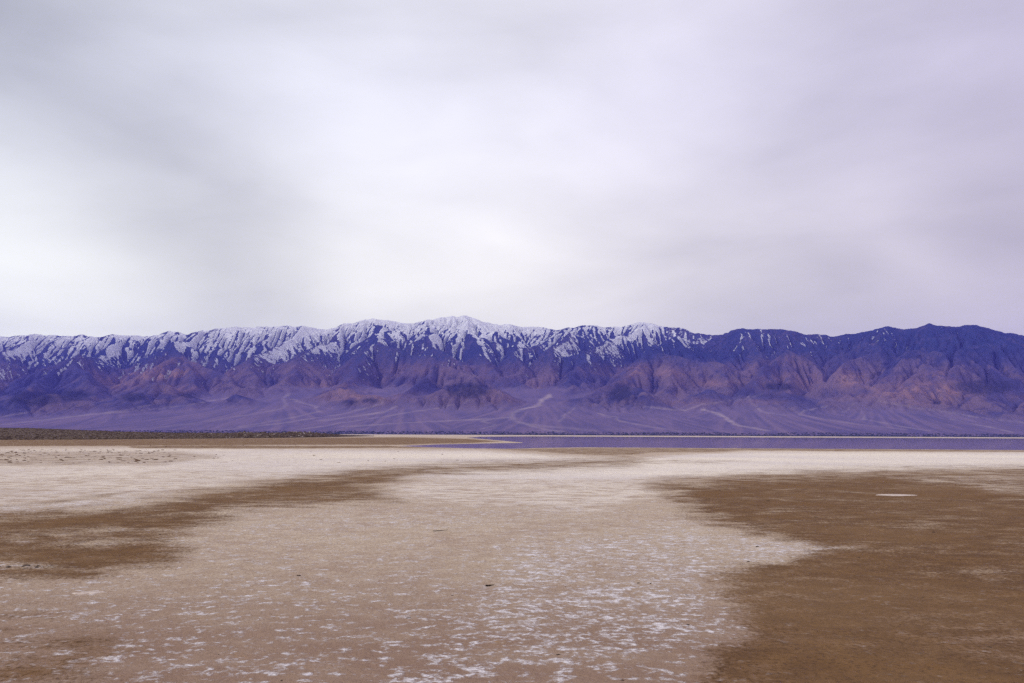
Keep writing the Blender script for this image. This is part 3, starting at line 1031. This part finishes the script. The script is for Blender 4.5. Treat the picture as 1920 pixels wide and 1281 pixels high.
def build_shrubs():
    M = Mat("shrub_foliage", 0.95, 0.05)
    n = M.noise(2.0, 3, 0.6)
    mat = M.color(M.mix(n, (0.018, 0.030, 0.026), (0.050, 0.060, 0.045)))
    protos = []
    for k in range(4):
        me = shrub_mesh("desert_shrub", 80 + k)
        me.materials.append(mat)
        protos.append(me)
    rnd = random.Random(11)
    for i in range(110):
        px = rnd.uniform(520, 1000) if i < 70 else rnd.uniform(1000, 1900)
        Y = rnd.uniform(8010, 8300)
        x = (px - 960) / FPX * Y
        z = float(terrain_z(x, Y))
        o = bpy.data.objects.new("desert_shrub", protos[i % 4])
        COL.objects.link(o)
        w = rnd.uniform(8, 16)
        o.scale = (w * 1.5, w, rnd.uniform(5, 8.5))
        o.rotation_euler = (0, 0, rnd.uniform(0, 6.28))
        o.location = (x, Y, z - 0.5)
        tag(o, "dark shrub clump in the belt between the lake's far shore and the fans", "shrub", "shrubs along the foot of the fans")
    # the belt as one mass
    rng = np.random.default_rng(9)
    n = 15000
    Y = 8000 + 420 * rng.uniform(0, 1, n) ** 1.8
    x = rng.uniform(-0.72, 0.72, n) * Y
    dens = fbm(x / 700, Y / 200, 3, 71)
    k = dens + rng.uniform(-0.5, 0.6, n) > -0.05
    x, Y = x[k], Y[k]
    n = len(x)
    z = terrain_z(x, Y)
    bm = bmesh.new()
    bmesh.ops.create_icosphere(bm, subdivisions=1, radius=0.5)
    bv = np.array([v.co[:] for v in bm.verts])
    bf = np.array([[v.index for v in f.verts] for f in bm.faces])
    bm.free()
    nv = len(bv)
    s = rng.uniform(4, 12, n)
    V = bv[None] * (1 + rng.uniform(-0.35, 0.35, (n, nv, 1)))
    V = V * s[:, None, None] * np.array([1.7, 1.0, 0.6])
    V = V + np.stack([x, Y, z + 0.2 * s], -1)[:, None, :]
    F = (bf[None] + (np.arange(n) * nv)[:, None, None]).reshape(-1, 3)
    me = bpy.data.meshes.new("shrub_belt")
    me.vertices.add(n * nv)
    me.vertices.foreach_set("co", V.astype(np.float32).reshape(-1))
    me.loops.add(F.size)
    me.loops.foreach_set("vertex_index", F.astype(np.int32).reshape(-1))
    me.polygons.add(len(F))
    me.polygons.foreach_set("loop_start", np.arange(0, F.size, 3, dtype=np.int32))
    me.update(calc_edges=True)
    o = link("shrub_belt", me, mat)
    tag(o, "thin dark belt of scrub along the foot of the alluvial fans", "scrub", None, "stuff")


build_shrubs()


# ------------------------------------------------------------------ small things on the flat
def pz(x, y):
    return float(playa_z(np.array([x]), np.array([y]))[0])


def build_clods():
    mat = stone_mat("dry_mud_clod", (0.10, 0.055, 0.032), (0.20, 0.12, 0.075))
    protos = []
    for k in range(6):
        me = rock_mesh("mud_clod", 120 + k, 2, 0.55)
        me.materials.append(mat)
        protos.append(me)
    rnd = random.Random(21)
    for i in range(280):
        if i < 200:
            px, py = rnd.uniform(-10, 330), 843 + 26 * rnd.random() ** 1.3
        elif i < 245:
            px, py = rnd.uniform(240, 570), rnd.gauss(836.5, 1.2)
        else:
            px, py = rnd.uniform(330, 900), rnd.uniform(842, 868)
        g = ground_at(px, py)
        o = bpy.data.objects.new("mud_clod", protos[i % 6])
        COL.objects.link(o)
        s = rnd.uniform(0.10, 0.34) * (1.2 if i < 245 else 0.8)
        o.scale = (s * rnd.uniform(1, 2.2), s, s * rnd.uniform(0.5, 0.9))
        o.rotation_euler = (0, 0, rnd.uniform(-0.5, 0.5))
        o.location = (g.x, g.y, pz(g.x, g.y) - 0.04 * s)
        if i < 200:
            tag(o, "small dark mud clod on the white salt crust below the stony bank", "clod", "mud clods on the salt crust")
        elif i < 245:
            tag(o, "dark mud clod in the row along the brown strip's near edge", "clod", "mud clods along the brown strip")
        else:
            tag(o, "lone tiny mud clod on open cream salt above the brown band", "clod", "lone clods on the cream salt")


def build_pebbles():
    dark = stone_mat("dark_pebble", (0.035, 0.022, 0.016), (0.09, 0.055, 0.038))
    pale = stone_mat("pale_salty_stone", (0.22, 0.16, 0.11), (0.36, 0.28, 0.21), 0.9)
    pd, pp = [], []
    for k in range(4):
        me = rock_mesh("pebble", 160 + k, 2, 0.65)
        me.materials.append(dark)
        pd.append(me)
        me = rock_mesh("stone", 170 + k, 2, 0.6)
        me.materials.append(pale)
        pp.append(me)
    rnd = random.Random(31)
    spots = [(860, 1028), (1197, 1094), (848, 1117), (766, 1159), (1220, 1095), (1420, 1025), (1750, 998), (1772, 1002), (1688, 1172), (1855, 1214), (1287, 1116), (1290, 1172), (1403, 1053), (1047, 1228), (1167, 1277),
             (1510, 950), (1530, 970), (1440, 940), (1800, 1050), (1610, 1045), (1730, 1120), (300, 1002), (560, 1080), (410, 1228), (528, 1276), (970, 1120), (1060, 1100), (1350, 920), (1300, 915), (1330, 935), (1290, 927)]
    for i, (px, py) in enumerate(spots):
        g = ground_at(px, py)
        o = bpy.data.objects.new("pebble", pd[i % 4])
        COL.objects.link(o)
        s = rnd.uniform(0.05, 0.10) * (g.y / 28) ** 0.6
        o.scale = (s * rnd.uniform(1.0, 1.7), s, s * 0.7)
        o.rotation_euler = (0, 0, rnd.uniform(0, 3))
        o.location = (g.x, g.y, pz(g.x, g.y) - 0.01)
        wet = px > 1240
        tag(o, "small dark pebble lying alone on the wide " + ("dark brown mud" if wet else "pale tan salt-flecked mud"), "pebble", "pebbles on the brown mud" if wet else "pebbles on the tan mud")
    for i in range(26):
        px, py = (rnd.uniform(-8, 98), rnd.uniform(1058, 1067))
        g = ground_at(px, py)
        o = bpy.data.objects.new("stone", pp[i % 4] if rnd.random() < 0.65 else pd[i % 4])
        COL.objects.link(o)
        s = rnd.uniform(0.06, 0.16)
        o.scale = (s * rnd.uniform(1.0, 1.8), s, s * 0.6)
        o.rotation_euler = (0, 0, rnd.uniform(0, 3))
        o.location = (g.x, g.y, pz(g.x, g.y) - 0.01)
        tag(o, "salt-dusted stone in the small stony patch on brown mud", "stone", "stones of the small stony patch")


def twig(label, px, py, length, ang, rad, seed):
    g = ground_at(px, py)
    rnd = random.Random(seed)
    bm = bmesh.new()
    rings = []
    nseg, ns = 9, 7
    for i in range(nseg + 1):
        t = i / nseg
        x = (t - 0.5) * length
        y = 0.05 * length * math.sin(t * 4.0 + seed)
        z = rad + 0.10 * length * t * t * 0.6
        rr = rad * (1.15 - 0.85 * t) * rnd.uniform(0.85, 1.15)
        rings.append([bm.verts.new((x, y + rr * math.cos(6.283 * j / ns), z + rr * math.sin(6.283 * j / ns))) for j in range(ns)])
    for a, b in zip(rings[:-1], rings[1:]):
        for j in range(ns):
            bm.faces.new((a[j], a[(j + 1) % ns], b[(j + 1) % ns], b[j]))
    bm.faces.new(rings[0][::-1])
    bm.faces.new(rings[-1])
    me = bpy.data.meshes.new("twig")
    bm.to_mesh(me)
    bm.free()
    M = Mat("dark_weathered_wood", 0.85, 0.2)
    n = M.noise(14, 3, 0.6, stretch=(0.2, 1, 1))
    o = link("twig", me, M.color(M.mix(n, (0.018, 0.012, 0.010), (0.05, 0.034, 0.026))))
    o.location = (g.x, g.y, pz(g.x, g.y) - 0.004)
    o.rotation_euler = (0, 0, ang)
    tag(o, label, "twig")


def crust(name, label, px, py, wpx, dpx, height, seed, rough_edge=0.25, taper=0.0):
    """thin raised plate of salt crust with an uneven outline"""
    c = ground_at(px, py)
    w = wpx / FPX * c.y / 2
    far_, near_ = ground_at(px, py - dpx / 2), ground_at(px, py + dpx / 2)
    d = (far_.y - near_.y) / 2
    rng = np.random.default_rng(seed)
    nr, na = 10, 90
    ph = rng.uniform(0, 6.28, 12)
    a = np.linspace(0, 2 * np.pi, na, endpoint=False)
    edge = 1 + rough_edge * sum(np.sin((k + 2) * a + ph[k]) / (k + 2) ** 0.8 for k in range(10)) * 0.6
    bm = bmesh.new()
    ctr = bm.verts.new((0, 0, height))
    prev = None
    for i in range(1, nr + 1):
        t = i / nr
        ring = []
        for j in range(na):
            x = w * t * edge[j] * math.cos(a[j])
            y = d * t * edge[j] * math.sin(a[j]) * (1 - taper * abs(math.cos(a[j])) * 0.5)
            z = height * (1 - t ** 3) + (rng.uniform(-0.25, 0.25) * height if i < nr else -0.03)
            ring.append(bm.verts.new((x, y, z)))
        for j in range(na):
            if prev is None:
                bm.faces.new((ctr, ring[j], ring[(j + 1) % na]))
            else:
                bm.faces.new((prev[j], ring[j], ring[(j + 1) % na], prev[(j + 1) % na]))
        prev = ring
    for f in bm.faces:
        f.smooth = True
    me = bpy.data.meshes.new(name)
    bm.to_mesh(me)
    bm.free()
    M = Mat("white_salt_crust", 0.85, 0.2)
    n = M.noise(5, 5, 0.65)
    M.bump(M.noise(18, 4, 0.6), 0.5, 0.02)
    o = link(name, me, M.color(M.mix(M.ramp(n, 0.3, 0.6), (0.40, 0.31, 0.25), (0.56, 0.47, 0.42))))
    o.location = (c.x, c.y, pz(c.x, c.y))
    tag(o, label, "salt crust")


build_clods()
build_pebbles()
twig("short dark twig lying beside white salt flecks on the tan mud", 919, 1099, 0.24, 0.45, 0.022, 2)
twig("long thin dark stick lying flat on the pale tan flat", 826, 996, 0.62, 0.12, 0.016, 5)
crust("salt_crust", "long thin white salt streak lying alone on the dark brown mud", 1680, 929, 82, 3.6, 0.04, 3, 0.10, 0.9)
crust("salt_crust", "small cream salt crust with ragged edge below the brown mud band", 172, 1111, 48, 6, 0.02, 4, 0.8, 0.6)


# ------------------------------------------------------------------ air
def build_haze():
    x0, x1, y0, y1, z0, z1 = -16000, 16000, -3000, 20500, -60.0, float(MH.max()) + 60
    bm = bmesh.new()
    bmesh.ops.create_cube(bm, size=1.0)
    for v in bm.verts:
        v.co = Vector(((x0 + x1) / 2 + v.co.x * (x1 - x0), (y0 + y1) / 2 + v.co.y * (y1 - y0), (z0 + z1) / 2 + v.co.z * (z1 - z0)))
    me = bpy.data.meshes.new("haze")
    bm.to_mesh(me)
    bm.free()
    m = bpy.data.materials.new("thin_blue_air")
    m.use_nodes = True
    n = m.node_tree.nodes
    n.clear()
    out = n.new('ShaderNodeOutputMaterial')
    v = n.new('ShaderNodeVolumePrincipled')
    v.inputs['Color'].default_value = HAZE_C
    v.inputs['Density'].default_value = HAZE_D
    v.inputs['Anisotropy'].default_value = 0.0
    m.node_tree.links.new(v.outputs[0], out.inputs['Volume'])
    o = link("haze", me, m)
    tag(o, "thin bluish haze filling the valley air", "haze", None, "stuff")


HAZE_C = (0.17, 0.17, 1.0, 1)
HAZE_D = 2.7e-5
build_haze()
